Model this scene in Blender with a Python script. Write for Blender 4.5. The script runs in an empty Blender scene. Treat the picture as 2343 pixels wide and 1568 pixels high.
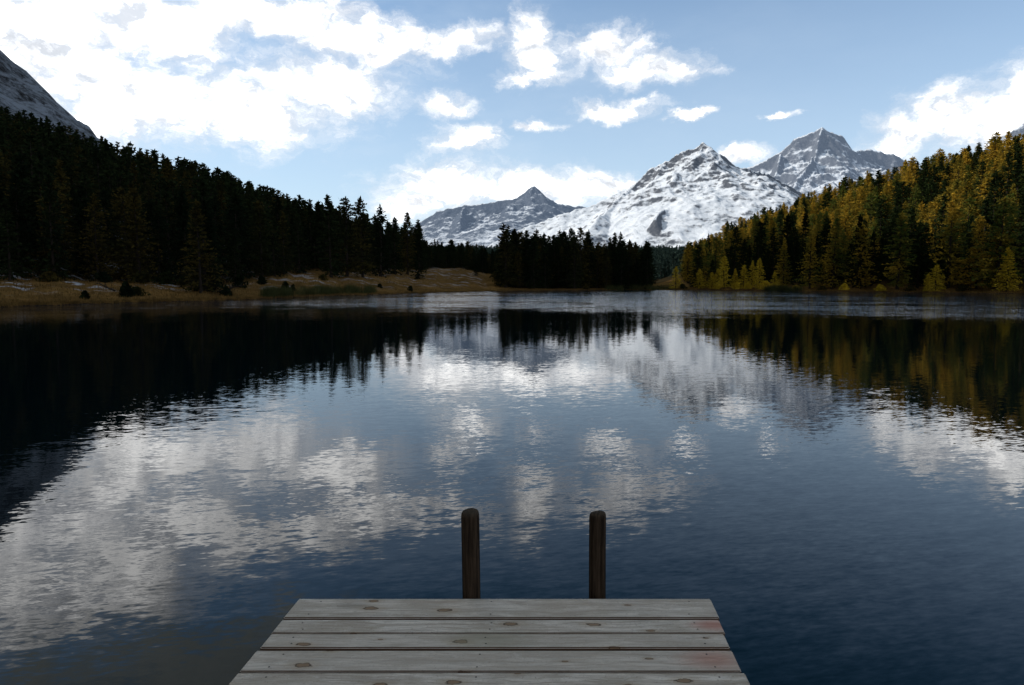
import bpy, math, random, time
import numpy as np
from mathutils import Vector
T0=time.time()
random.seed(4); RNG=np.random.default_rng(7)
scene=bpy.context.scene
W,H=2343.0,1568.0
FP=W*24/36
PITCH=math.radians(4.98)
CAMH=2.1
def direction(px,py):
    u=px-W/2; v=H/2-py
    return (u, FP*math.cos(PITCH)+v*math.sin(PITCH), -FP*math.sin(PITCH)+v*math.cos(PITCH))
def survey(px,py,D):
    x,y,z=direction(px,py)
    return (x/y*D, D, CAMH+z/y*D)
def azel(px,py):
    x,y,z=direction(px,py)
    return math.atan2(x,y), math.atan2(z,math.hypot(x,y))
# ---------------- noise
_tab={}
def gnoise(x,y,seed=0):
    if seed not in _tab:
        ang=np.random.default_rng(seed).random((256,256))*2*np.pi
        _tab[seed]=(np.cos(ang),np.sin(ang))
    gx,gy=_tab[seed]
    xi=np.floor(x).astype(int); yi=np.floor(y).astype(int)
    fx=x-xi; fy=y-yi
    u=fx*fx*fx*(fx*(fx*6-15)+10); v=fy*fy*fy*(fy*(fy*6-15)+10)
    def g(i,j,dx,dy):
        a=(xi+i)%256; b=(yi+j)%256
        return gx[a,b]*dx+gy[a,b]*dy
    n00=g(0,0,fx,fy); n10=g(1,0,fx-1,fy); n01=g(0,1,fx,fy-1); n11=g(1,1,fx-1,fy-1)
    return ((n00*(1-u)+n10*u)*(1-v)+(n01*(1-u)+n11*u)*v)*1.5
def fbm(x,y,o=5,seed=0,gain=.5):
    s=0;a=1;f=1;t=0
    for i in range(o):
        s=s+a*gnoise(x*f+i*17.3,y*f+i*9.1,seed+i); t+=a; a*=gain; f*=2.03
    return s/t
def ridged(x,y,o=6,seed=0,gain=.5):
    s=0;a=1;f=1;t=0;w=1
    for i in range(o):
        n=1-np.abs(gnoise(x*f+i*13.7,y*f+i*5.3,seed+i)); n=n*n
        s=s+a*n*w; w=np.clip(n*1.3,0,1); t+=a; a*=gain; f*=2.05
    return s/t
# ---------------- mesh helpers
def mesh_np(name,verts,faces,mats=(),smooth=False,midx=None):
    verts=np.asarray(verts,dtype=np.float32); faces=np.asarray(faces,dtype=np.int32)
    me=bpy.data.meshes.new(name); k=faces.shape[1]
    me.vertices.add(len(verts)); me.vertices.foreach_set("co",verts.ravel())
    me.loops.add(faces.size); me.loops.foreach_set("vertex_index",faces.ravel())
    me.polygons.add(len(faces)); me.polygons.foreach_set("loop_start",np.arange(0,faces.size,k,dtype=np.int32))
    me.polygons.foreach_set("loop_total",np.full(len(faces),k,dtype=np.int32))
    for m in mats: me.materials.append(m)
    if midx is not None: me.polygons.foreach_set("material_index",np.asarray(midx,dtype=np.int32))
    me.polygons.foreach_set("use_smooth",np.full(len(faces),smooth,dtype=bool))
    me.update(calc_edges=True)
    return me
def add(name,me,loc=(0,0,0),parent=None,**props):
    o=bpy.data.objects.new(name,me); o.location=loc
    scene.collection.objects.link(o)
    if parent is not None: o.parent=parent
    for k,v in props.items(): o[k]=v
    return o
def grid_faces(nr,nc,wrap=False):
    i=np.arange(nr-1)[:,None]; j=np.arange(nc if wrap else nc-1)[None,:]
    j2=(j+1)%nc
    a=i*nc+j; b=i*nc+j2; c=(i+1)*nc+j2; d=(i+1)*nc+j
    return np.stack([a+0*j,b+0*j,c+0*j,d+0*j],-1).reshape(-1,4)
# ---------------- material helpers
class NT:
    def __init__(s,tree): s.t=tree; tree.nodes.clear()
    def n(s,typ,**kw):
        return s.t.nodes.new(typ)
    def set(s,sock,val):
        if isinstance(val,bpy.types.NodeSocket): s.t.links.new(val,sock)
        else: sock.default_value=val
    def math(s,op,a,b=None,c=None,clamp=False):
        nd=s.t.nodes.new('ShaderNodeMath'); nd.operation=op; nd.use_clamp=clamp
        s.set(nd.inputs[0],a)
        if b is not None: s.set(nd.inputs[1],b)
        if c is not None: s.set(nd.inputs[2],c)
        return nd.outputs[0]
    def vmath(s,op,a,b=None):
        nd=s.t.nodes.new('ShaderNodeVectorMath'); nd.operation=op
        s.set(nd.inputs[0],a)
        if b is not None: s.set(nd.inputs[1],b)
        return nd.outputs['Value'] if op in('LENGTH','DOT_PRODUCT') else nd.outputs['Vector']
    def noise(s,vec,scale,detail=4,rough=.5,dist=0,col=False):
        nd=s.t.nodes.new('ShaderNodeTexNoise'); s.set(nd.inputs['Vector'],vec)
        nd.inputs['Scale'].default_value=scale; nd.inputs['Detail'].default_value=detail
        nd.inputs['Roughness'].default_value=rough; nd.inputs['Distortion'].default_value=dist
        return nd.outputs['Color' if col else 'Fac']
    def ramp(s,val,lo,hi,a=0.,b=1.):
        nd=s.t.nodes.new('ShaderNodeMapRange'); nd.interpolation_type='SMOOTHSTEP'
        s.set(nd.inputs[0],val)
        for i,v in zip((1,2,3,4),(lo,hi,a,b)): s.set(nd.inputs[i],v)
        return nd.outputs[0]
    def mix(s,f,a,b):
        nd=s.t.nodes.new('ShaderNodeMix'); nd.data_type='RGBA'
        s.set(nd.inputs[0],f)
        s.set(nd.inputs[6],a if not isinstance(a,tuple) else (*a,1)); s.set(nd.inputs[7],b if not isinstance(b,tuple) else (*b,1))
        return nd.outputs[2]
    def scale(s,vec,sc):
        return s.vmath('MULTIPLY',vec,sc)
def new_mat(name):
    m=bpy.data.materials.new(name); m.use_nodes=True
    t=NT(m.node_tree); out=t.n('ShaderNodeOutputMaterial')
    return m,t,out
def principled(t,out,col,rough=.8,spec=.12,**kw):
    p=t.n('ShaderNodeBsdfPrincipled'); t.set(p.inputs['Base Color'],col if not isinstance(col,tuple) else (*col,1))
    t.set(p.inputs['Roughness'],rough); p.inputs['Specular IOR Level'].default_value=spec
    for k,v in kw.items(): t.set(p.inputs[k.replace('_',' ')],v)
    t.t.links.new(p.outputs[0],out.inputs[0]); return p
def bump(t,p,h,dist,strength=1):
    b=t.n('ShaderNodeBump'); t.set(b.inputs['Height'],h); b.inputs['Distance'].default_value=dist; b.inputs['Strength'].default_value=strength
    t.t.links.new(b.outputs[0],p.inputs['Normal'])
def foliage(name,c0,c1,c2,trans=.25):
    m,t,out=new_mat(name)
    geo=t.n('ShaderNodeNewGeometry'); oi=t.n('ShaderNodeObjectInfo')
    big=t.noise(geo.outputs['Position'],.15,2)
    f=t.math('ADD',t.math('MULTIPLY',t.math('SUBTRACT',big,.5),3.4),oi.outputs['Random'])
    f=t.ramp(f,.0,1.0)
    c=t.mix(f,c0,c1)
    sm=t.noise(geo.outputs['Position'],1.3,3)
    c=t.mix(t.ramp(sm,.42,.68),c,c2)
    d=t.n('ShaderNodeBsdfDiffuse'); tr=t.n('ShaderNodeBsdfTranslucent'); mx=t.n('ShaderNodeMixShader')
    t.t.links.new(c,d.inputs[0]); t.t.links.new(c,tr.inputs[0]); mx.inputs[0].default_value=trans
    t.t.links.new(d.outputs[0],mx.inputs[1]); t.t.links.new(tr.outputs[0],mx.inputs[2]); t.t.links.new(mx.outputs[0],out.inputs[0])
    return m
M_spruce=foliage('spruce_needles',(.008,.014,.007),(.020,.028,.011),(.005,.009,.005))
M_far=foliage('haze_tinted_needles',(.022,.040,.036),(.038,.058,.046),(.016,.030,.030))  # bluish green paints distance haze into the needle colour
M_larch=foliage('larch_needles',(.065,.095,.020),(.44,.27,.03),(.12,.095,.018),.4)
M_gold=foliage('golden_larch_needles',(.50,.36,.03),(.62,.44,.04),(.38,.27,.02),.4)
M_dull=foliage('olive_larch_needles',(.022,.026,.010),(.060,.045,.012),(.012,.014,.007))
M_pine=foliage('sunny_pine_needles',(.007,.014,.006),(.024,.035,.011),(.005,.009,.005))
M_reed=foliage('reed_blades',(.05,.055,.02),(.10,.085,.032),(.03,.035,.014))
M_grass=foliage('dry_grass_blades',(.11,.062,.020),(.18,.105,.034),(.07,.045,.017))
m,t,out=new_mat('bark'); geo=t.n('ShaderNodeNewGeometry')
n=t.noise(t.scale(geo.outputs['Position'],(6,6,1.2)),1,4)
principled(t,out,t.mix(n,(.010,.008,.006),(.035,.026,.02)),.9); M_bark=m
# ---------------- shoreline table & ground
def sd(y): return 3280.0/(y-648)
shore_px=[(0,703),(130,698),(300,693),(500,688),(610,684),(850,675),(1050,668.5),(1200,666),(1450,663.5),(1600,664.5),(1900,668),(2343,673)]
sa=[-180,-130,-90,-60]; sr=[12,26,48,64]
for px,py in shore_px:
    a=math.atan((px-W/2)/FP); sa.append(math.degrees(a)); sr.append(sd(py)/math.cos(a))
sa+=[60,90,130,180]; sr+=[140,90,35,12]
def Rs(adeg):
    a=np.asarray(adeg,float)
    return np.interp(a,sa,sr)*(1+.012*np.sin(a*2.1)+.01*np.sin(a*5.3+1)*(np.abs(a)<170))
TT=[0,12,35,80,130,250,600,1500,7000]
GA=[-180,-90,-60,-37,-29,-23,-17,-12,-8,-4.4,-1,3,12,15.4,20,25,30,37,60,90,180]
GH=[[0,.6,1,1.5,2,3,5,5,5],[0,1,3,25,50,90,110,110,60],[0,1,3,20,42,75,100,100,60],[0,.8,2.6,15,28,57,60,60,60],
[0,.8,2.4,13,25,45,50,50,60],[0,.8,2.3,11,21,39,42,45,60],[0,.7,3.4,8.5,14,26,30,45,60],[0,.7,3.0,6.6,10,18,26,50,60],[0,.6,2.8,6.9,8.3,11,28,55,60],
[0,.6,2.6,7.0,9.3,9,30,60,60],[0,.5,1.8,4.2,6,7,32,60,60],[0,.5,1,1.5,2,5,34,60,60],[0,.5,1,1.5,2,5,33,60,60],[0,.6,1.8,5,9,14,30,60,60],
[0,.6,3.5,10,17,28,32,60,60],[0,.6,5,15,26,40,42,60,60],[0,.6,7,20,32,48,52,55,60],[0,.8,8,24,37,56,58,58,60],[0,1,8,28,42,58,60,60,45],[0,1,3,10,20,25,30,40,60],[0,.6,1,1.5,2,3,5,5,5]]
GH=np.array(GH)
def gz(a,tt):
    a=np.asarray(a,float); tt=np.asarray(tt,float); a,tt=np.broadcast_arrays(a,tt)
    cols=np.stack([np.interp(a,GA,GH[:,k]) for k in range(len(TT))],-1)
    k=np.clip(np.searchsorted(TT,tt,side='right')-1,0,len(TT)-2)
    T=np.array(TT); f=np.clip((tt-T[k])/(T[k+1]-T[k]),0,1)
    z=np.take_along_axis(cols,k[...,None],-1)[...,0]*(1-f)+np.take_along_axis(cols,(k+1)[...,None],-1)[...,0]*f
    r=Rs(a)+tt; x=np.sin(np.radians(a))*r; y=np.cos(np.radians(a))*r
    z=z+fbm(x*.05,y*.05,4,3)*np.clip(tt/25,0,1)*.7+fbm(x*.4,y*.4,3,9)*np.clip(tt/5,0,1)*.12
    z=np.where(tt<0,np.maximum(tt*.12,-3.5),z)
    return z
def gpos(a,tt):
    r=Rs(a)+tt; return float(np.sin(np.radians(a))*r),float(np.cos(np.radians(a))*r),float(gz(a,tt))
def gposv(a,tt):
    r=Rs(a)+tt; return np.sin(np.radians(a))*r,np.cos(np.radians(a))*r,gz(a,tt)
def tmin(a): return np.interp(a,[-60,-37,-29,-25.5,-24,-22,-17,-12,-8,-4.4,-1.4,-1,3,8,11.2,11.6,13.8,14.5,17,20,25,37,60],[30,30,26,20,12,28,40,56,76,92,88,16,10,6,4,190,190,9,15,18,13,9,6])
az=np.concatenate([np.arange(-180,-48,2.0),np.arange(-48,48,.2),np.arange(48,180,2.0)])
inner=[-1,-.7,-.4,-.2]
tts=[-8,-3,-1,-.3,0,.4,1,2]+list(np.arange(3.5,60,1.6))+list(np.arange(60,160,4))+list(np.arange(160,420,12))+list(np.arange(420,1500,60))+[1800,2400,3200,4500,7000]
V=[]; A=az
for fr in inner:
    r=Rs(A)*(1+fr)+ (.05 if fr==-1 else 0); V.append(np.stack([np.sin(np.radians(A))*r,np.cos(np.radians(A))*r,np.full(len(A),-3.5)],-1))
for tt in tts:
    r=Rs(A)+tt; V.append(np.stack([np.sin(np.radians(A))*r,np.cos(np.radians(A))*r,gz(A,np.full(len(A),float(tt)))],-1))
Vg=np.concatenate(V); Fg=grid_faces(len(V),len(A),True)[:, ::-1]
m,t,out=new_mat('meadow_ground'); geo=t.n('ShaderNodeNewGeometry'); P=geo.outputs['Position']
n1=t.noise(P,.12,5,.6); n2=t.noise(P,1.1,5,.65); n3=t.noise(t.scale(P,(.35,.6,1)),.5,5,.65)
c=t.mix(t.ramp(n1,.35,.65),(.11,.062,.021),(.19,.108,.036)); c=t.mix(t.ramp(n2,.42,.72,0,.7),c,(.060,.042,.018))
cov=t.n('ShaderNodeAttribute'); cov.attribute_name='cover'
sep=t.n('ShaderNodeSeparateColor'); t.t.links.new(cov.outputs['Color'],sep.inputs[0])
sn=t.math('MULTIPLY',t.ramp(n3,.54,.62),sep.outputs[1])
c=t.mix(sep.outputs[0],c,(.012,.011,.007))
c=t.mix(sn,c,(.38,.40,.45))
sepz=t.n('ShaderNodeSeparateXYZ'); t.t.links.new(P,sepz.inputs[0])
c=t.mix(t.ramp(sepz.outputs[2],.22,.04),c,(.020,.016,.012))
p=principled(t,out,c,1,0.0); bump(t,p,n2,.12,.5); M_ground=m
me=mesh_np('ground',Vg,Fg,[M_ground],True)
ca=me.color_attributes.new('cover','FLOAT_COLOR','POINT')
na=len(A); colr=np.zeros((len(Vg),4),np.float32); colr[:,3]=1
for k,tt in enumerate(tts):
    i0=(k+len(inner))*na
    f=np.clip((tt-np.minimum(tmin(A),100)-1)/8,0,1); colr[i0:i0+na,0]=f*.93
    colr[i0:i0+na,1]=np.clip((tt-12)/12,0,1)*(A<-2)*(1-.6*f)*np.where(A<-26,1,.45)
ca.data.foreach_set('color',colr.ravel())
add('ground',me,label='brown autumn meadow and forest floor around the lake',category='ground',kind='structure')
# ---------------- water
Aw=np.concatenate([np.arange(-180,-48,2.0),np.arange(-48,48,.5),np.arange(48,180,2.0)])
fr=[.02,.05,.12,.3,.6,1]
ring=[np.stack([np.sin(np.radians(Aw))*(Rs(Aw)*f+(1.0 if f==1 else 0)),np.cos(np.radians(Aw))*(Rs(Aw)*f+(1.0 if f==1 else 0)),0*Aw],-1) for f in fr]
Vr=np.concatenate(ring); Fr=grid_faces(len(fr),len(Aw),True)[:, ::-1]
Vr[:len(Aw)]*=1e-3
m,t,out=new_mat('lake_water'); geo=t.n('ShaderNodeNewGeometry'); P=geo.outputs['Position']
s=t.n('ShaderNodeSeparateXYZ'); t.t.links.new(P,s.inputs[0])
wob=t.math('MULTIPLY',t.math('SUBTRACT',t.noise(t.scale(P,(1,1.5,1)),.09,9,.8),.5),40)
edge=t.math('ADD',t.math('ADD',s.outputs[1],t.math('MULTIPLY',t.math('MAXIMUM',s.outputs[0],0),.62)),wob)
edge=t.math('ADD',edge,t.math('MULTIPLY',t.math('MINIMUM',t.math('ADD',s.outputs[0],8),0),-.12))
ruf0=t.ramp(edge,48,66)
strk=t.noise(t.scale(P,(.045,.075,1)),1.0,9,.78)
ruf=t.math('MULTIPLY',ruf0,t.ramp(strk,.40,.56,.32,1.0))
patch=t.ramp(t.noise(P,.22,3),.35,.65,.65,1.15)
calm=t.math('ADD',t.ramp(s.outputs[1],5,24,.75,.34),t.ramp(s.outputs[1],26,50,0,.40))
def slope(vec,sc,det,rough,amp):
    c=t.noise(vec,sc,det,rough,col=True)
    return t.scale(t.vmath('SUBTRACT',c,(.5,.5,.5)),amp)
rot=t.n('ShaderNodeMapping'); rot.inputs['Rotation'].default_value=(0,0,math.radians(-12)); t.t.links.new(P,rot.inputs[0])
RP=rot.outputs[0]
s1=slope(t.scale(RP,(3.2,10,1)),1,3,.55,(.022,.085,0))
s2=slope(t.scale(RP,(10,30,1)),1,2,.6,(.034,.10,0))
s3=slope(t.scale(P,(.4,1.1,1)),1,2,.5,(.006,.014,0))
tot=t.vmath('ADD',t.vmath('ADD',s1,s2),s3)
sc=t.math('MULTIPLY',patch,t.math('ADD',calm,t.math('MULTIPLY',ruf,7.5)))
cx=t.n('ShaderNodeCombineXYZ')
for i in range(3): t.t.links.new(sc,cx.inputs[i])
tot=t.vmath('MULTIPLY',tot,cx.outputs[0])
nrm=t.vmath('NORMALIZE',t.vmath('ADD',t.vmath('MULTIPLY',tot,(1,1,0)),(0,0,1)))
p=principled(t,out,t.mix(ruf,(.0006,.0045,.0070),(.004,.018,.045)),t.math('ADD',.008,t.math('MULTIPLY',ruf,.02)),.5)  # bluish base colour on ruffled water stands in for reflected sky
t.set(p.inputs['IOR'],t.math('ADD',1.33,t.math('MULTIPLY',ruf,.35)))
t.t.links.new(nrm,p.inputs['Normal']); M_water=m
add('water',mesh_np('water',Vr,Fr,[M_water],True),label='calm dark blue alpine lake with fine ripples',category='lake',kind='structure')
# ---------------- mountains
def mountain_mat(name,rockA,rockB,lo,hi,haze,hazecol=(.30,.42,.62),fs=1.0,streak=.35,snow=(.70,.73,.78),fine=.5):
    m,t,out=new_mat(name); geo=t.n('ShaderNodeNewGeometry'); P=geo.outputs['Position']
    s=t.n('ShaderNodeSeparateXYZ'); t.t.links.new(geo.outputs['Normal'],s.inputs[0])
    nA=t.noise(P,.007*fs,8,.66)
    wv=t.vmath('ADD',P,t.scale(t.noise(P,.006*fs,4,.6,col=True),(160,160,80)))
    nB=t.noise(t.scale(wv,(.30,.30,2.6)),.03*fs,9,.76); nC=t.noise(t.scale(P,(1,1,.6)),.09*fs,7,.78)
    v=t.math('ADD',s.outputs[2],t.math('ADD',t.math('MULTIPLY',t.math('SUBTRACT',nA,.5),.55),t.math('MULTIPLY',t.math('SUBTRACT',nB,.5),streak)))
    v=t.math('ADD',v,t.math('MULTIPLY',t.math('SUBTRACT',nC,.5),fine))
    sn=t.ramp(v,lo,hi)
    c=t.mix(t.ramp(nC,.35,.65),rockA,rockB); c=t.mix(sn,c,snow)
    p=principled(t,out,c,.95,.05); bump(t,p,t.math('ADD',nB,nC),7,.7)
    if haze>0:  # aerial haze painted as a constant bluish emission mix
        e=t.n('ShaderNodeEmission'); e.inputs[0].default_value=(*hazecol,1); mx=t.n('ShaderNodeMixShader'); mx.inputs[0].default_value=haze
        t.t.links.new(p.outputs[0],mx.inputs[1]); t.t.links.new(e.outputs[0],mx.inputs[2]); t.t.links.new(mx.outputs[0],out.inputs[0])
    return m
def mountain(ridges,x0,x1,y0,y1,step,A_,L_,b_,namp,nscale,seed,mat,label,warp=60,name='mountain',gain=.5,fa=.10,steep=None,crest=0):
    nx=int((x1-x0)/step); ny=int((y1-y0)/step)
    X,Y=np.meshgrid(np.linspace(x0,x1,nx),np.linspace(y0,y1,ny))
    wx=X+fbm(X/260,Y/260,4,seed+50)*warp; wy=Y+fbm(X/260,Y/260,4,seed+60)*warp
    Hh=np.full(X.shape,-400.0); dm=np.full(X.shape,1e5)
    for ri,rd in enumerate(ridges):
        Ai=A_ if steep is None else steep[ri]
        for (p,q) in zip(rd[:-1],rd[1:]):
            px,py,pz=p; qx,qy,qz=q; dx=qx-px; dy=qy-py; L2=dx*dx+dy*dy
            k=np.clip(((wx-px)*dx+(wy-py)*dy)/L2,0,1)
            d=np.hypot(wx-(px+k*dx),wy-(py+k*dy)); z=pz+k*(qz-pz)
            if ri<crest: dm=np.minimum(dm,d)
            h=z-(Ai*(1-np.exp(-d/L_))+b_*d)
            Hh=np.maximum(Hh,h)
    n=ridged(X/nscale+3,Y/nscale,7,seed,gain)-.45
    n2=ridged((X+Y*.4)/85,(Y-X*.2)/150,5,seed+7,.5)-.45
    hi_=np.clip((Hh-120)/350,0.4,1)*(.22+.78*(1-np.exp(-dm/110)))
    Hh=Hh+n*namp*hi_+n2*namp*fa*2.6*hi_+fbm(X/26,Y/26,4,seed+20,.55)*namp*fa*hi_+fbm(X/40,Y/40,4,seed+31,.6)*12*np.exp(-dm/130)
    V=np.stack([X,Y,Hh],-1).reshape(-1,3)
    me=mesh_np(name,V,grid_faces(ny,nx),[mat],True)
    return add(name,me,label=label,category='mountain',kind='structure')
S=survey
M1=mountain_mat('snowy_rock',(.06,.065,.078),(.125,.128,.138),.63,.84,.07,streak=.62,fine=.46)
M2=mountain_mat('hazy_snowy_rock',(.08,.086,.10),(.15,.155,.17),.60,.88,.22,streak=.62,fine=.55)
M3=mountain_mat('haze_tinted_rock',(.045,.055,.075),(.11,.125,.15),.76,1.03,.20,streak=.6,fine=.55)  # rock colours tinted blue to paint in distance haze
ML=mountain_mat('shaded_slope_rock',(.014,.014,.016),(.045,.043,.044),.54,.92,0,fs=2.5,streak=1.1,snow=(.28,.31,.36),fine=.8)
def R(D,*pts): return [S(px,py,D) for px,py in pts]
main=[[S(1120,560,2600),S(1200,520,2750),S(1290,490,2800),S(1360,468,2850),S(1440,428,2900)],
 [S(1440,428,2900),S(1470,400,2950),S(1510,373,2980),S(1560,347,3000),S(1600,328,3000),S(1607,326,3000)],
 [S(1607,326,3000),S(1640,352,3020),S(1680,376,3050),S(1720,388,3100),S(1760,400,3300),S(1830,440,3400)],
 [S(1607,326,3000),S(1588,378,2880),S(1562,428,2740),S(1540,465,2580),S(1500,505,2350)],
 [S(1640,352,3020),S(1665,408,2880),S(1715,443,2740),S(1765,484,2560),S(1745,525,2300)],
 [S(1440,428,2900),S(1400,475,2700),S(1350,515,2450)],
 [S(1520,372,2980),S(1490,425,2820),S(1450,470,2640)]]
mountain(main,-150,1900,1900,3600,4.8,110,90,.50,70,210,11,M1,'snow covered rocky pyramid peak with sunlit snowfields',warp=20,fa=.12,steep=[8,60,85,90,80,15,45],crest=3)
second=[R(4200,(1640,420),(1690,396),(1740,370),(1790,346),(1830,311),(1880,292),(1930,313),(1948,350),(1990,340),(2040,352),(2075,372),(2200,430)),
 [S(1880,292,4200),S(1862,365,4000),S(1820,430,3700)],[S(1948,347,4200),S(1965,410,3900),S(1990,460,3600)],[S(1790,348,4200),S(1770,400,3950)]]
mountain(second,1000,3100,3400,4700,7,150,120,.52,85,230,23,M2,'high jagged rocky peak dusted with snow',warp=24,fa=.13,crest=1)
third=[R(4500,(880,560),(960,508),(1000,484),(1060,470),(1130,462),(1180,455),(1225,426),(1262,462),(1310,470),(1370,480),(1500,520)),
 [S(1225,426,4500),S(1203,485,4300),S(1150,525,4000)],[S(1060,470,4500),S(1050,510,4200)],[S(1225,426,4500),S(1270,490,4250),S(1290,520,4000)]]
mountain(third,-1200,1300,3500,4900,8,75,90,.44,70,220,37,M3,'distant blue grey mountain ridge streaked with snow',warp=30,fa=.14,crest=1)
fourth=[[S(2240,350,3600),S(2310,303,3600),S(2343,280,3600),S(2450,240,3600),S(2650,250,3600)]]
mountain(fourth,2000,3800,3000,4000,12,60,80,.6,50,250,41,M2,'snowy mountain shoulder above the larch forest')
left=[[(-760,-1500,520),(-730,-400,560),(-710,350,522),(-700,700,392),(-708,960,314),(-750,1300,250),(-900,1800,150)]]  # out-of-view crest height shaped so its shadow covers left forest and dock
mountain(left,-1500,-240,-1500,1900,7,25,40,.91,36,150,53,ML,'steep dark rocky mountainside with thin snow streaks',warp=38)
# ---------------- trees
def conifer(seed,h,rmax,base,step,nb,clumps,cs,shape=.85,irr=.35,droop=.25):
    r=np.random.default_rng(seed); V=[];F=[];TV=[];TF=[]
    rn=r.normal(size=200000); ri=[0]
    def N3():
        ri[0]=(ri[0]+3)%199990; return rn[ri[0]:ri[0]+3]
    def crs(a,b): return np.array([a[1]*b[2]-a[2]*b[1],a[2]*b[0]-a[0]*b[2],a[0]*b[1]-a[1]*b[0]])
    def kite(c,a,b,l,w):
        i=len(V); V.extend([c-a*l,c+b*w,c+a*l,c-b*w]); F.append((i,i+1,i+2,i+3))
    lobes=r.random(5)*2*np.pi
    z=base*h
    while z<h*.985:
        u=(z/h-base)/(1-base)
        env=rmax*(1-u)**shape*(min(1,.6+u*3))
        k=nb if u<.8 else max(3,nb-2)
        for j in range(k):
            az=r.random()*2*np.pi
            L=env*(1-irr+irr*1.3*r.random())*(1+.18*math.sin(az*2+lobes[0]+u*9))
            if r.random()<.08: L*=.45
            if L<.15: L=.15
            dr=-droop*(1-u)+.35*u+r.normal()*.08
            d=np.array([math.cos(az),math.sin(az),dr]); zz=z+r.normal()*.12
            n=max(2,int(clumps*(.35+.65*L/rmax)))
            for q in range(n):
                s=.18+.82*(q+r.random())/n
                c=np.array([0,0,zz])+d*L*s+N3()*(cs*.18)
                c[2]-=.12*L*s*s
                a=d*.9+N3()*.45; a=a/math.sqrt(a@a)
                b=crs(a,N3()); b=b/math.sqrt(b@b+1e-9)
                kite(c,a,b,cs*(.55+.6*r.random()),cs*(.24+.28*r.random()))
            if j%2==0 and L>.8:
                i=len(TV); e=np.array([0,0,zz])+d*L*.85; rr=.025+.02*(1-u); nrm=np.array([-d[1],d[0],0])*rr
                o=np.array([0,0,zz]); up=np.array([0,0,rr])
                TV.extend([o+nrm,o-nrm,e-nrm*.3,e+nrm*.3]); TF.append((i,i+1,i+2,i+3))
                i=len(TV); TV.extend([o+up,o-up,e-up*.3,e+up*.3]); TF.append((i,i+1,i+2,i+3))
        z+=step*(.7+.6*r.random())*(1 if u<.7 else .75)
    for q in range(6):
        c=np.array([r.normal()*.05,r.normal()*.05,h*(.975+.025*r.random())]); kite(c,np.array([r.normal()*.2,r.normal()*.2,1.]),np.array([r.normal(),r.normal(),.1]),.45,.1)
    sides=7; lv=8; bend=r.normal(size=2)*.12
    i0=len(TV); rad0=.017*h
    for l in range(lv):
        f=l/(lv-1); rad=rad0*(1-f*.93)*(1.35 if l==0 else 1)
        for k in range(sides):
            an=2*math.pi*k/sides
            TV.append(np.array([math.cos(an)*rad+bend[0]*math.sin(f*3),math.sin(an)*rad+bend[1]*math.sin(f*3),f*h*.97-(.5 if l==0 else 0)]))
    for l in range(lv-1):
        for k in range(sides):
            k2=(k+1)%sides; TF.append((i0+l*sides+k,i0+l*sides+k2,i0+(l+1)*sides+k2,i0+(l+1)*sides+k))
    return np.array(V),np.array(F),np.array(TV),np.array(TF)
def protos(kind,n,lod):
    L=[]
    for i in range(n):
        if kind=='spruce':
            r_=random.uniform(.17,.28)
            g=conifer(100+i,17,17*r_,random.uniform(.02,.08),.48 if lod==0 else .8,8 if lod==0 else 6,7 if lod==0 else 4,.48 if lod==0 else .82,random.uniform(.36,.85),.45)
        else:
            r_=random.uniform(.18,.30)
            g=conifer(200+i,17,17*r_,random.uniform(.04,.10),.46 if lod==0 else .85,8 if lod==0 else 6,8 if lod==0 else 4,.43 if lod==0 else .78,random.uniform(.42,.78),.42,.08)
        L.append(g)
    return L
P0={k:protos(k,9,0) for k in('spruce','larch')}
P1={k:protos(k,5,1) for k in('spruce','larch')}
P2=[conifer(300+i,17,17*.2,.03,1.5,6,2,1.35,.8,.3) for i in range(4)]
def poisson(cands,mind):
    cell={}; out=[]
    for c in cands:
        kx,ky=int(c[0]//mind),int(c[1]//mind); ok=True
        for i in(-1,0,1):
            for j in(-1,0,1):
                for o in cell.get((kx+i,ky+j),()):
                    if (o[0]-c[0])**2+(o[1]-c[1])**2<mind*mind: ok=False
        if ok: cell.setdefault((kx,ky),[]).append(c); out.append(c)
    return out
def scatter(n,a0,a1,extra,mind,fn,pw=1.0):
    a=RNG.uniform(a0,a1,n); tt=tmin(a)+extra*RNG.random(n)**pw
    x,y,z=gposv(a,tt)
    return [fn(c_) for c_ in poisson(list(zip(x.tolist(),y.tolist(),z.tolist(),a.tolist(),tt.tolist())),mind)]
def f_left(c):
    x,y,z,a,tt=c; k='larch' if random.random()<.25 else 'spruce'
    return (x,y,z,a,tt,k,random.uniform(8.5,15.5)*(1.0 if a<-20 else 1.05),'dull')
def f_right(c):
    x,y,z,a,tt=c
    clump=float(fbm(np.array([x*.035]),np.array([y*.035]),3,77)[0])
    pl=(.16 if tt-float(tmin(a))<25 else .52)+clump*1.3
    k='larch' if random.random()<pl else 'spruce'
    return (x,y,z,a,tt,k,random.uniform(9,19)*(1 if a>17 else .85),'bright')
def f_mid(c):
    x,y,z,a,tt=c; k='larch' if random.random()<.3 else 'spruce'
    cl=float(fbm(np.array([x*.06]),np.array([y*.02]),3,91)[0])
    return (x,y,z,a,tt,k,(random.uniform(9,18)+cl*7)*(1 if a<9 else .85),'dull')
def f_back(c):
    x,y,z,a,tt=c; return (x,y,z,a,tt,'larch' if random.random()<.25 else 'spruce',random.uniform(7,11),'dull')
T=[]
T+=scatter(7500,-46,-7.6,240,4.1,f_left)
T+=scatter(7500,14.3,46,250,4.9,f_right)
T+=scatter(1800,-1.0,11.3,62,3.0,f_mid)
T+=scatter(700,-7.6,-1.0,80,3.8,f_back)
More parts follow.
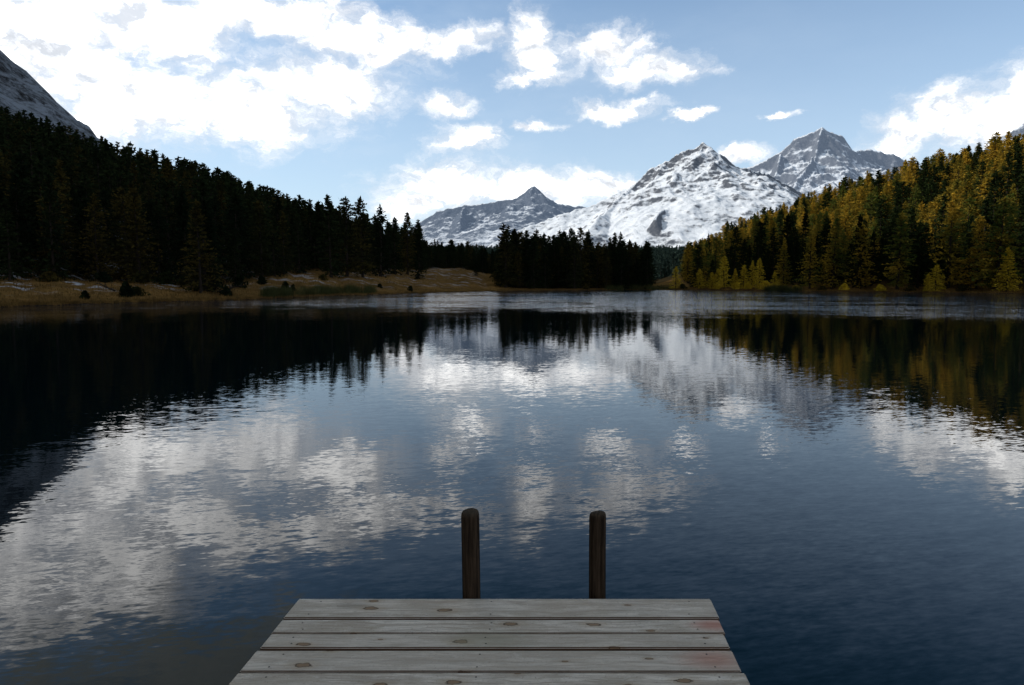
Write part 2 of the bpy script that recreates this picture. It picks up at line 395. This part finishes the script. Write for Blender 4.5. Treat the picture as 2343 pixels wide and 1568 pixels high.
def solo(px,tt,k,h,tone):
    a=math.degrees(math.atan((px-W/2)/FP)); x,y,z=gpos(a,tt); T.append((x,y,z,a,-1,k,h,tone))
solo(760,34,'spruce',17,'dull'); solo(796,36,'larch',17,'dull'); solo(832,38,'larch',18,'dull'); solo(872,44,'spruce',17.5,'dull'); solo(934,52,'larch',17,'dull'); solo(905,50,'spruce',15,'dull')
solo(462,12,'larch',12,'dull'); solo(488,12,'spruce',11,'dull'); solo(1090,60,'spruce',5,'dull'); solo(960,40,'spruce',12,'dull')
for px,tt,h in((1655,7,9.5),(1640,9,6),(1735,8,8.5),(1680,8,6),(1700,9,7),(2300,4,9),(2137,2.5,6),(1545,5,7),(1718,12,8),(1770,4,5),(1600,6,6),(1627,6,5),(2120,4,4)): solo(px,tt,'larch',h,'gold')
for px,h in((2165,21),(2050,18),(1965,16),(1900,18),(2275,19),(1600,15),(1790,14),(2230,16),(1850,15)): solo(px,random.uniform(8,13),'larch',h,'bright')
mats={'dull':M_dull,'bright':M_larch,'gold':M_gold}
cache={}
def part_mesh(k,i,part,mat):
    key=(k,i,part,mat.name)
    if key not in cache:
        V,F,TV,TF=P0[k][i]
        if part=='crown': cache[key]=mesh_np(k+'_crown',V,F,[mat])
        elif part=='trunk': cache[key]=mesh_np(k+'_trunk',TV,TF,[M_bark])
        else: cache[key]=mesh_np(k+'_tree',np.concatenate([V,TV]),np.concatenate([F,TF+len(V)]),[mat,M_bark],False,np.r_[np.zeros(len(F)),np.ones(len(TF))])
    return cache[key]
LAB={('spruce','dull'):'dark green spruce standing in the shaded lakeside forest',('spruce','bright'):'dark green pine among golden larches on the hillside',
('larch','dull'):'olive green larch standing in the shaded forest',('larch','bright'):'golden yellow autumn larch on the sunny hillside',('larch','gold'):'small bright yellow young larch at the lake edge'}
stuff={}
for k in('spruce','larch'):
    L=sorted([q for q in T if q[5]==k],key=lambda q:(q[4]-float(tmin(q[3])) if q[4]>=0 else -100)+(400 if abs(q[3])>37.5 else 0))
    for n,(x,y,z,a,tt,_,h,tone) in enumerate(L[:300]):
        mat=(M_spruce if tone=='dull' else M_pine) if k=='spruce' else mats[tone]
        vi=random.randrange(9); s=h/17; sx=s*random.uniform(.85,1.2) if h>7 else s*1.3
        rz=random.random()*6.28; tl=(random.gauss(0,.015),random.gauss(0,.015))
        if n<110:
            e=add(k+'_tree',None,(x,y,z-.1)); e.empty_display_size=.5
            add('trunk',part_mesh(k,vi,'trunk',M_bark),parent=e); add('crown',part_mesh(k,vi,'crown',mat),parent=e)
        else:
            e=add(k+'_tree',part_mesh(k,vi,'all',mat),(x,y,z-.1))
        e.rotation_euler=(tl[0],tl[1],rz); e.scale=(sx,sx,s)
        e['label']=LAB[(k,tone)]; e['category']='tree'; e['group']='trees of the lakeside forest'
    stuff[k]=L[300:]
print('trees',{k:len([q for q in T if q[5]==k]) for k in('spruce','larch')},time.time()-T0)
def tile(name,recs,plist,mat,label):
    VV=[];FF=[];MI=[];off=0
    for (x,y,z,h) in recs:
        V,F,TV,TF=plist[random.randrange(len(plist))]
        A_=np.concatenate([V,TV]); s=h/17; an=random.random()*6.28; ca_,sa_=math.cos(an),math.sin(an); sx=s*random.uniform(.85,1.2)
        B=np.stack([(A_[:,0]*ca_-A_[:,1]*sa_)*sx+x,(A_[:,0]*sa_+A_[:,1]*ca_)*sx+y,A_[:,2]*s+z-.1],-1)
        VV.append(B); FF.append(F+off); FF.append(TF+len(V)+off); MI.append(np.zeros(len(F))); MI.append(np.ones(len(TF))); off+=len(B)
    me=mesh_np(name,np.concatenate(VV),np.concatenate(FF),[mat,M_bark],False,np.concatenate(MI))
    add(name,me,label=label,category='forest',kind='stuff')
X4=lambda L:[(q[0],q[1],q[2],q[6]) for q in L]
tile('spruce_forest',X4([q for q in stuff['spruce'] if q[7]=='dull']),P1['spruce'],M_spruce,'dense dark spruce forest covering the hillsides')
tile('pine_forest',X4([q for q in stuff['spruce'] if q[7]!='dull']),P0['spruce'],M_pine,'dark green pines between larches on the sunny hillside')
tile('larch_forest',X4([q for q in stuff['larch'] if q[7]!='dull']),P0['larch'],M_larch,'golden larch forest higher on the sunny hillside')
tile('olive_larch_forest',X4([q for q in stuff['larch'] if q[7]=='dull']),P1['larch'],M_dull,'olive larches within the shaded forest')
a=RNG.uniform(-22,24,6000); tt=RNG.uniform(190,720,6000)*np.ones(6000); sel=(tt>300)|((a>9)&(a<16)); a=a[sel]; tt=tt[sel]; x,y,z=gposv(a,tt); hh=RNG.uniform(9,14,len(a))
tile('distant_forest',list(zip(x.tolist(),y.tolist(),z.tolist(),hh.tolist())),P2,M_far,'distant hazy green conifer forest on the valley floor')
# ---------------- reeds, grass, shrubs
def blades(name,pts,h0,h1,w,mat,label,cat,lean=.25):
    n=len(pts); P_=np.array(pts); hh=RNG.uniform(h0,h1,n); an=RNG.random(n)*2*np.pi
    d=np.stack([np.cos(an),np.sin(an),0*an],-1)*w
    tip=P_+np.stack([RNG.normal(size=n)*lean*hh,RNG.normal(size=n)*lean*hh,hh],-1)
    V=np.stack([P_-d,P_+d,tip],1).reshape(-1,3); F=np.arange(3*n).reshape(-1,3)
    add(name,mesh_np(name,V,F,[mat]),label=label,category=cat,kind='stuff')
def band(n,a0,a1,t0,t1,pw=1.0):
    a=RNG.uniform(a0,a1,n); tt=t0+(t1-t0)*RNG.random(n)**pw; r=Rs(a)+tt
    return np.stack([np.sin(np.radians(a))*r,np.cos(np.radians(a))*r,gz(a,tt)-.03],-1)
def clus(n,px0,px1,t0,t1):
    c=[]; m_=max(3,n//220)
    for i in range(m_):
        a0=pa(random.uniform(px0,px1)); t_=random.uniform(t0,t1); k=220
        a=a0+RNG.normal(size=k)*.22; tt=t_+RNG.normal(size=k)*.8; r=Rs(a)+tt
        c.append(np.stack([np.sin(np.radians(a))*r,np.cos(np.radians(a))*r,gz(a,tt)-.03],-1))
    return np.concatenate(c)
def pa(px): return math.degrees(math.atan((px-W/2)/FP))
blades('reeds',np.concatenate([clus(2200,608,700,2,7),clus(4000,690,850,3,8),clus(4200,1390,1530,.2,6),clus(3500,1755,1840,-.3,3)]),.7,1.8,.035,M_reed,'green brown reeds growing along the shore','reeds',.15)
blades('grass',np.concatenate([band(26000,-42,0,.15,70,1.6),band(9000,-42,12,.05,2.5),band(9000,-1,14,.05,9),band(26000,12,40,.05,13)]),.12,.42,.05,M_grass,'dry golden brown autumn grass on the shore','grass')
def shrub_mesh(seed,wd,ht,mat,n=500):
    r=np.random.default_rng(seed); V=[];F=[]
    for i in range(n):
        an=r.random()*6.28; rr=r.random()**.6; z=r.random()
        rad=wd*(1-z**2*.75)*rr*(.75+.35*math.sin(an*3+seed))
        c=np.array([math.cos(an)*rad,math.sin(an)*rad,z*ht]); a=r.normal(size=3)+[0,0,.8]; a/=np.linalg.norm(a); b=np.cross(a,r.normal(size=3)); b/=np.linalg.norm(b)
        l=.16*ht**.5*(.6+r.random()); w=l*.45; i0=len(V); V.extend([c-a*l,c+b*w,c+a*l,c-b*w]); F.append((i0,i0+1,i0+2,i0+3))
    for i in range(9):
        an=r.random()*6.28; e=np.array([math.cos(an)*wd*.6,math.sin(an)*wd*.6,ht*r.uniform(.5,.95)]); i0=len(V); q=np.array([-math.sin(an),math.cos(an),0])*.03
        V.extend([q,-q,e-q*.3,e+q*.3]); F.append((i0,i0+1,i0+2,i0+3))
    return mesh_np('shrub',np.array(V),np.array(F),[mat])
sh=[(290,6,1.0,1.7,M_spruce),(315,8,1.3,1.0,M_dull),(197,5,.5,.9,M_spruce),(655,12,.8,1.6,M_spruce),(672,12,.6,1.2,M_dull),(940,6,.7,1.1,M_spruce),(600,24,1.0,1.4,M_spruce),(550,22,1.4,1.8,M_spruce),(385,24,2.,1.8,M_spruce),(330,26,2.2,1.6,M_dull),(870,16,.7,.8,M_spruce),(1750,5,2.4,2.4,M_gold),(1710,6,1.8,1.8,M_gold),(1685,7,1.5,2.0,M_gold),(1560,5,1.5,1.5,M_dull),(2010,4,1.6,1.5,M_gold),(2200,4,2,1.4,M_dull),(520,6,.9,1.2,M_spruce),(1820,4,1.6,1.3,M_gold),(1640,5,1.5,1.2,M_gold),
(430,22,1.6,1.3,M_dull),(470,18,1.2,1.0,M_spruce),(240,27,1.8,1.3,M_spruce),(120,27,1.6,1.2,M_dull),(740,30,1.2,1.,M_dull),(1880,5,1.5,1.1,M_dull),(1930,6,1.4,1.6,M_gold),(2080,4,1.5,1.2,M_dull),(1480,3,1.2,1.3,M_dull),(1340,2,1.2,1.6,M_dull)]
for i,(px,tt,wd,ht,mt) in enumerate(sh):
    o=add('shrub',shrub_mesh(i,wd,ht,mt),gpos(pa(px),tt))
    o['label']='yellow autumn shrub beside the water' if mt==M_gold else 'dark low shrub on the brown meadow'; o['category']='shrub'; o['group']='shrubs along the shore'
def branch_mesh(seed):
    r=np.random.default_rng(seed); V=[];F=[]
    def tube(p,q,r0,r1):
        p=np.array(p,float);q=np.array(q,float); d=q-p; d/=np.linalg.norm(d); u=np.cross(d,[0.1,.2,1]); u/=np.linalg.norm(u); v=np.cross(d,u); i=len(V)
        for c,rr in((p,r0),(q,r1)):
            for k in range(5): V.append(c+(u*math.cos(k*1.2566)+v*math.sin(k*1.2566))*rr)
        for k in range(5): F.append((i+k,i+(k+1)%5,i+5+(k+1)%5,i+5+k))
    pts=[np.array([0,0,.15]),np.array([1.2,.2,.5]),np.array([2.4,.3,.9]),np.array([3.6,.2,1.0])]
    for a,b,k in zip(pts[:-1],pts[1:],range(3)): tube(a,b,.12-.03*k,.09-.03*k)
    for i in range(12):
        s=r.random()*3; k=int(s); p=pts[k]*(1-(s-k))+pts[min(k+1,3)]*(s-k); q=p+np.array([r.normal()*.5,r.normal()*.6,r.random()*1.1-.1]); tube(p,q,.035,.012)
    return mesh_np('fallen_branch',np.array(V),np.array(F),[M_bark])
for i,(px,tt,rz) in enumerate(((500,11,0.1),(528,9,1.8),(265,13,2.6))):
    o=add('fallen_branch',branch_mesh(i),gpos(pa(px),tt)); o.rotation_euler=(0,0,rz); o['label']='dead grey fallen branch lying on the meadow'; o['category']='branch'; o['group']='fallen branches on the shore'
# ---------------- dock
DZ=CAMH-1.6
m,t,out=new_mat('weathered_planks'); geo=t.n('ShaderNodeNewGeometry'); P=geo.outputs['Position']
at=t.n('ShaderNodeAttribute'); at.attribute_name='plank'
sp=t.n('ShaderNodeSeparateColor'); t.t.links.new(at.outputs['Color'],sp.inputs[0])
off=t.vmath('MULTIPLY',at.outputs['Color'],(13.,7.,5.)); Q=t.vmath('ADD',P,off)
vo=t.n('ShaderNodeTexVoronoi'); vo.voronoi_dimensions='2D'; vo.inputs['Scale'].default_value=1; vo.inputs['Randomness'].default_value=1
t.t.links.new(t.scale(Q,(3.0,7.2,0)),vo.inputs['Vector'])
vc=t.n('ShaderNodeSeparateColor'); t.t.links.new(vo.outputs['Color'],vc.inputs[0])
rad=t.math('ADD',.03,t.math('MULTIPLY',vc.outputs[1],.085))
isk=t.ramp(vc.outputs[0],.42,.44)
kd=t.math('ADD',t.math('DIVIDE',vo.outputs['Distance'],rad),t.math('MULTIPLY',t.math('SUBTRACT',t.noise(P,45,4),.5),1.4))
warp=t.noise(t.scale(Q,(1.5,5,1)),1.5,2,col=True)
Qw=t.vmath('ADD',Q,t.scale(t.vmath('SUBTRACT',warp,(.5,.5,.5)),(.1,.09,0)))
grain=t.noise(t.scale(Qw,(2.0,36,10)),1,6,.72); fine=t.noise(t.scale(Qw,(6,200,10)),1,3,.6); blot=t.noise(t.scale(Q,(2.6,6,1)),1.2,6,.72); spk=t.noise(P,80,4,.7)
scuf=t.noise(t.scale(Q,(9,14,1)),1.3,5,.8)
c=t.mix(t.ramp(grain,.34,.60),(.36,.305,.255),(.70,.63,.555))
c=t.mix(t.ramp(fine,.50,.64,0,.6),c,(.24,.20,.165))
c=t.mix(t.ramp(blot,.42,.60,0,.65),c,(.34,.285,.225))
c=t.mix(t.ramp(spk,.55,.68,0,.55),c,(.20,.165,.13))
c=t.mix(t.ramp(scuf,.56,.68,0,.5),c,(.72,.67,.61))
c=t.mix(t.math('MULTIPLY',sp.outputs[0],.5),c,(.48,.42,.36))
kn=t.math('MULTIPLY',isk,t.ramp(kd,1.25,.6)); halo=t.math('MULTIPLY',isk,t.ramp(kd,3.2,1.0,0,.45))
ringc=t.math('MULTIPLY',t.ramp(t.math('ABSOLUTE',t.math('SUBTRACT',kd,.95)),.25,.05),isk)
c=t.mix(halo,c,(.37,.28,.19)); c=t.mix(t.math('MULTIPLY',kn,.85),c,(.23,.145,.085)); c=t.mix(t.math('MULTIPLY',ringc,.8),c,(.06,.04,.028))
def blob(cx,cy,rx,ry):
    v=t.vmath('MULTIPLY',t.vmath('SUBTRACT',P,(cx,cy,0)),(1/rx,1/ry,0)); return t.ramp(t.math('ADD',t.vmath('LENGTH',v),t.math('MULTIPLY',blot,.8)),1.35,.5)
c=t.mix(t.math('MULTIPLY',blob(.95,3.08,.17,.09),.65),c,(.42,.15,.11))
c=t.mix(t.math('MULTIPLY',blob(.86,2.79,.22,.12),.55),c,(.44,.18,.13))
c=t.mix(t.math('MULTIPLY',blob(-.1,2.95,.32,.14),.5),c,(.25,.235,.16))
c=t.mix(t.math('MULTIPLY',blob(-.8,3.27,.16,.05),.5),c,(.18,.155,.12))
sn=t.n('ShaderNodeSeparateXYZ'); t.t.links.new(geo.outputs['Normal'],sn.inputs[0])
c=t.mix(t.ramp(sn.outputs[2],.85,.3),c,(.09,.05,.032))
p=principled(t,out,c,.85,.10); bump(t,p,t.math('ADD',grain,t.math('MULTIPLY',fine,.6)),.007,1); M_plank=m
m,t,out=new_mat('dark_timber'); geo=t.n('ShaderNodeNewGeometry')
g=t.noise(t.scale(geo.outputs['Position'],(70,70,3)),1,5,.7); b2=t.noise(geo.outputs['Position'],14,4)
c=t.mix(t.ramp(g,.35,.65),(.013,.008,.005),(.055,.036,.023)); c=t.mix(t.ramp(b2,.5,.75,0,.6),c,(.022,.015,.010))
s=t.n('ShaderNodeSeparateXYZ'); t.t.links.new(geo.outputs['Position'],s.inputs[0])
c=t.mix(t.ramp(s.outputs[2],DZ+.40,DZ+.445,0,.6),c,(.06,.05,.038))
p=principled(t,out,c,.9,.08); bump(t,p,g,.008,1); M_post=m
m,t,out=new_mat('screw_steel'); principled(t,out,(.02,.018,.016),.6,.5,Metallic=.3); M_screw=m
import bmesh
bm=bmesh.new(); lay=bm.loops.layers.float_color.new('plank')
def box(bm,x0,x1,y0,y1,z0,z1,shear=0,bev=.006,col=None):
    vs=[bm.verts.new((x+shear*y,y,z)) for x,y,z in((x0,y0,z0),(x1,y0,z0),(x1,y1,z0),(x0,y1,z0),(x0,y0,z1),(x1,y0,z1),(x1,y1,z1),(x0,y1,z1))]
    fs=[bm.faces.new([vs[i] for i in f]) for f in((3,2,1,0),(4,5,6,7),(0,1,5,4),(1,2,6,5),(2,3,7,6),(3,0,4,7))]
    es=list({e for f in fs for e in f.edges})
    r=bmesh.ops.bevel(bm,geom=es,offset=bev,segments=2,affect='EDGES')
    allf=set(r['faces'])|{f for v in r['verts'] for f in v.link_faces}
    if col is not None:
        for f in allf:
            for l in f.loops: l[lay]=(*col,1)
yf=3.35; SH=math.tan(math.radians(4.1)); xl=S(685,1370,yf)[0]-SH*yf; xr=S(1622,1370,yf)[0]-SH*yf
ys=[3.352,3.140,3.001,2.868,2.690,2.545]
while ys[-1]>-4: ys.append(ys[-1]-random.choice([.14,.155,.2]))
screws=[]
for i,(a,b) in enumerate(zip(ys[:-1],ys[1:])):
    j0=random.uniform(-.014,.014) ; j1=random.uniform(-.014,.014); dz=random.uniform(-.003,.003); sw=random.uniform(0,.004)
    box(bm,xl+j0,xr+j1,b+.006+sw,a-.006,DZ-.035+dz,DZ+dz,SH,.005,(random.random(),random.random(),random.random()))
    for xx in(xl+.12,(xl+xr)/2-.05,xr-.12):
        for yy in(a-.04,b+.04): screws.append((xx+random.uniform(-.015,.015)+SH*yy,yy,DZ+dz))
me=bpy.data.meshes.new('deck'); bm.to_mesh(me); bm.free(); me.materials.append(M_plank)
dock=add('dock',None,(0,2.5,DZ)); dock['label']='weathered grey wooden plank jetty over the lake'; dock['category']='dock'
add('deck',me,(0,-2.5,-DZ),dock)
bm=bmesh.new()
for (x0,x1) in((xl+.08,xl+.18),((xl+xr)/2-.05,(xl+xr)/2+.05),(xr-.18,xr-.08)): 
    box(bm,x0,x1,-4,3.28,DZ-.18,DZ-.0385,SH,.004)
me=bpy.data.meshes.new('beams'); bm.to_mesh(me); bm.free(); me.materials.append(M_post); add('support_beams',me,(0,-2.5,-DZ),dock)
SV=[];SF=[]
for (x,y,z) in screws:
    i=len(SV)
    for k in range(8): SV.append((x+math.cos(k*.785)*.0045,y+math.sin(k*.785)*.0045,z+.0012))
    SF.append((i,i+1,i+2,i+3)); SF.append((i,i+3,i+4,i+7)); SF.append((i+4,i+5,i+6,i+7))
add('screws',mesh_np('screws',SV,SF,[M_screw]),(0,-2.5,-DZ),dock,kind='stuff')
def post(px0,px1,ytop,seed,lab):
    d=yf+.065; x=S((px0+px1)/2,ytop+20,d)[0]; top=S(px0,ytop,d)[2]; rad=(px1-px0)/2/FP*(d+.12)*.98
    V=[];F=[]; sides=28
    zs=[-3.3,-1.5,-.3,.1,.3,.5,.7]+[top-.04,top-.024,top-.013,top-.006,top-.001,top+.001]
    rs=[1]*8+[.985,.94,.84,.6,.25]
    for z,s in zip(zs,rs):
        for k in range(sides):
            a=2*math.pi*k/sides; rr=rad*s*(1+.03*math.sin(a*2+seed)+.015*math.sin(a*5+z*2))
            V.append((math.cos(a)*rr+.004*math.sin(z*3+seed),math.sin(a)*rr,z+(.004*math.sin(a*1+seed) if z>top-.03 else 0)))
    for l in range(len(zs)-1):
        for k in range(sides):
            k2=(k+1)%sides; F.append((l*sides+k,l*sides+k2,(l+1)*sides+k2,(l+1)*sides+k))
    i=(len(zs)-1)*sides
    for k in range(0,sides//2-1): F.append((i+k,i+k+1,i+sides-2-k,i+sides-1-k))
    o=add('wooden_post',mesh_np('wooden_post',V,F,[M_post],True),(x,d,0)); o['label']=lab; o['category']='post'; o['group']='mooring posts at the jetty end'
post(1056,1097,1167,1,'dark round timber mooring post with worn rounded top')
post(1350,1388,1171,2,'thinner dark round timber mooring post at jetty end')
# ---------------- world sky with clouds
SUN_AZ=-84; SUN_EL=32
w=bpy.data.worlds.new('World'); scene.world=w; w.use_nodes=True
t=NT(w.node_tree); out=t.n('ShaderNodeOutputWorld'); bg=t.n('ShaderNodeBackground'); bg.inputs[1].default_value=1
sky=t.n('ShaderNodeTexSky'); sky.sky_type='NISHITA'; sky.sun_disc=False; sky.sun_elevation=math.radians(SUN_EL); sky.sun_rotation=math.radians(SUN_AZ%360)
sky.altitude=300; sky.air_density=1.0; sky.dust_density=.5; sky.ozone_density=1.5
tc=t.n('ShaderNodeTexCoord'); s=t.n('ShaderNodeSeparateXYZ'); t.t.links.new(tc.outputs['Generated'],s.inputs[0])
azs=t.math('ARCTAN2',s.outputs[0],s.outputs[1]); els=t.math('ARCSINE',s.outputs[2])
cb=t.n('ShaderNodeCombineXYZ'); t.t.links.new(azs,cb.inputs[0]); t.t.links.new(els,cb.inputs[1]); Pq=cb.outputs[0]
wn=t.noise(t.scale(Pq,(1,1.4,1)),9,6,.66,col=True)
Pw=t.vmath('ADD',Pq,t.scale(t.vmath('SUBTRACT',wn,(.5,.5,.5)),(.12,.075,0)))
clouds=[(90,90,480,250),(330,215,400,130),(540,255,310,78),(740,190,225,86),(640,30,330,58),(820,95,210,62),(1010,95,145,40),(330,60,240,130),(100,-120,460,190),(-200,150,320,280),(200,260,210,66),
(1212,110,60,95),(1380,110,125,60),(1490,155,135,40),(1210,185,80,24),
(1400,245,112,26),(1015,238,70,36),(1072,312,78,50),(1215,283,68,17),
(1020,430,170,66),(1200,430,210,54),(1360,425,150,38),(940,470,85,40),
(2240,270,205,92),(2360,215,155,92),(2060,300,115,62),(1780,265,50,12),(1700,365,76,25),(1578,262,44,14)]
B=None
for (px,py,rx,ry) in clouds:
    a,e=azel(px,py); a1,_=azel(px+rx,py); _,e1=azel(px,py-ry)
    a0,_=azel(px-rx,py); _,e0=azel(px,py+ry)
    q=t.vmath('LENGTH',t.vmath('MULTIPLY',t.vmath('SUBTRACT',Pw,(a,e,0)),(2/abs(a1-a0),2/abs(e1-e0),0)))
    v=t.math('SUBTRACT',1.0,q)
    if B is None: B=v
    else:
        nd=t.n('ShaderNodeMath'); nd.operation='SMOOTH_MAX'; t.set(nd.inputs[0],B); t.set(nd.inputs[1],v); nd.inputs[2].default_value=.15; B=nd.outputs[0]
gn=t.noise(tc.outputs['Generated'],2.6,3)
ov=t.math('MULTIPLY',t.ramp(els,.38,.47),t.ramp(azs,-.06,-.35))
B=t.math('MAXIMUM',B,t.math('SUBTRACT',t.math('MULTIPLY',ov,1.6),1.0))
beh=t.math('SUBTRACT',t.math('MULTIPLY',t.math('MULTIPLY',t.ramp(t.math('ABSOLUTE',azs),.9,1.3),t.ramp(gn,.45,.6)),1.6),1.0)
B=t.math('MAXIMUM',B,beh)
B=t.math('MAXIMUM',B,-.9)
nz=t.noise(t.scale(Pw,(1,1.5,1)),13,12,.67)
den=t.math('ADD',t.math('MULTIPLY',B,1.3),t.math('MULTIPLY',t.math('SUBTRACT',nz,.5),2.8))
alpha=t.math('POWER',t.ramp(den,-.42,.88),1.3)
sh1=t.noise(t.vmath('ADD',t.scale(Pw,(1,1.5,1)),(.35,.17,0)),7,6,.58)
nz2=t.noise(t.scale(t.vmath('ADD',Pw,(-.012,.014,0)),(1,1.5,1)),13,7,.62)
nz1=t.noise(t.scale(Pw,(1,1.5,1)),13,7,.62)
rel=t.ramp(t.math('SUBTRACT',nz1,nz2),-.15,.11)  # cloud self-shading painted from noise offset towards the sun
thick=t.ramp(den,.2,1.2)
gray=t.math('MULTIPLY',thick,t.ramp(sh1,.47,.67,0,.72))
hi=t.math('MULTIPLY',t.ramp(els,.365,.45),t.ramp(azs,-.08,-.34))
gray=t.math('MAXIMUM',gray,t.math('MULTIPLY',hi,.97))
bright=t.mix(thick,(1.1,1.11,1.13),(2.5,2.49,2.46))
col=t.mix(rel,(.80,.85,.93),bright); col=t.mix(gray,col,t.mix(hi,(.54,.56,.60),(.34,.38,.37)))
skyc=t.scale(sky.outputs[0],(.120,.146,.157))
vn=t.noise(t.scale(Pq,(1,2.5,1)),4,6,.6)
veil=t.math('ADD',t.ramp(els,.42,.02,.20,.66),t.math('MULTIPLY',t.ramp(vn,.4,.75),t.ramp(azs,.5,-.5,.04,.30)))
veil=t.math('MULTIPLY',veil,t.ramp(els,.50,.33,.0,1.0))
skyc=t.mix(veil,skyc,(.68,.81,.96))
dk=t.ramp(els,.38,.62,1.0,.52); dc=t.n('ShaderNodeCombineXYZ'); t.t.links.new(t.math('MULTIPLY',dk,dk),dc.inputs[0]); t.t.links.new(dk,dc.inputs[1]); t.t.links.new(dk,dc.inputs[2])
skyc=t.vmath('MULTIPLY',skyc,dc.outputs[0])
fin=t.mix(alpha,skyc,col)
t.t.links.new(fin,bg.inputs[0]); t.t.links.new(bg.outputs[0],out.inputs[0])
# ---------------- sun
sl=bpy.data.lights.new('sun','SUN'); sl.energy=4.8; sl.angle=math.radians(.5); sl.color=(1,.95,.87)
so=bpy.data.objects.new('sun',sl); scene.collection.objects.link(so)
a=math.radians(SUN_AZ); e=math.radians(SUN_EL); sdv=Vector((math.sin(a)*math.cos(e),math.cos(a)*math.cos(e),math.sin(e)))
so.rotation_euler=sdv.to_track_quat('Z','Y').to_euler()
# ---------------- camera
cam=bpy.data.cameras.new('camera'); cam.lens=24; cam.sensor_width=36; cam.clip_end=20000; cam.clip_start=.05
co=bpy.data.objects.new('camera',cam); scene.collection.objects.link(co); co.location=(0,0,CAMH); co.rotation_euler=(math.pi/2-PITCH,0,0)
scene.camera=co
scene.view_settings.view_transform='Standard'; scene.view_settings.look='None'; scene.view_settings.exposure=0
print('done',time.time()-T0)
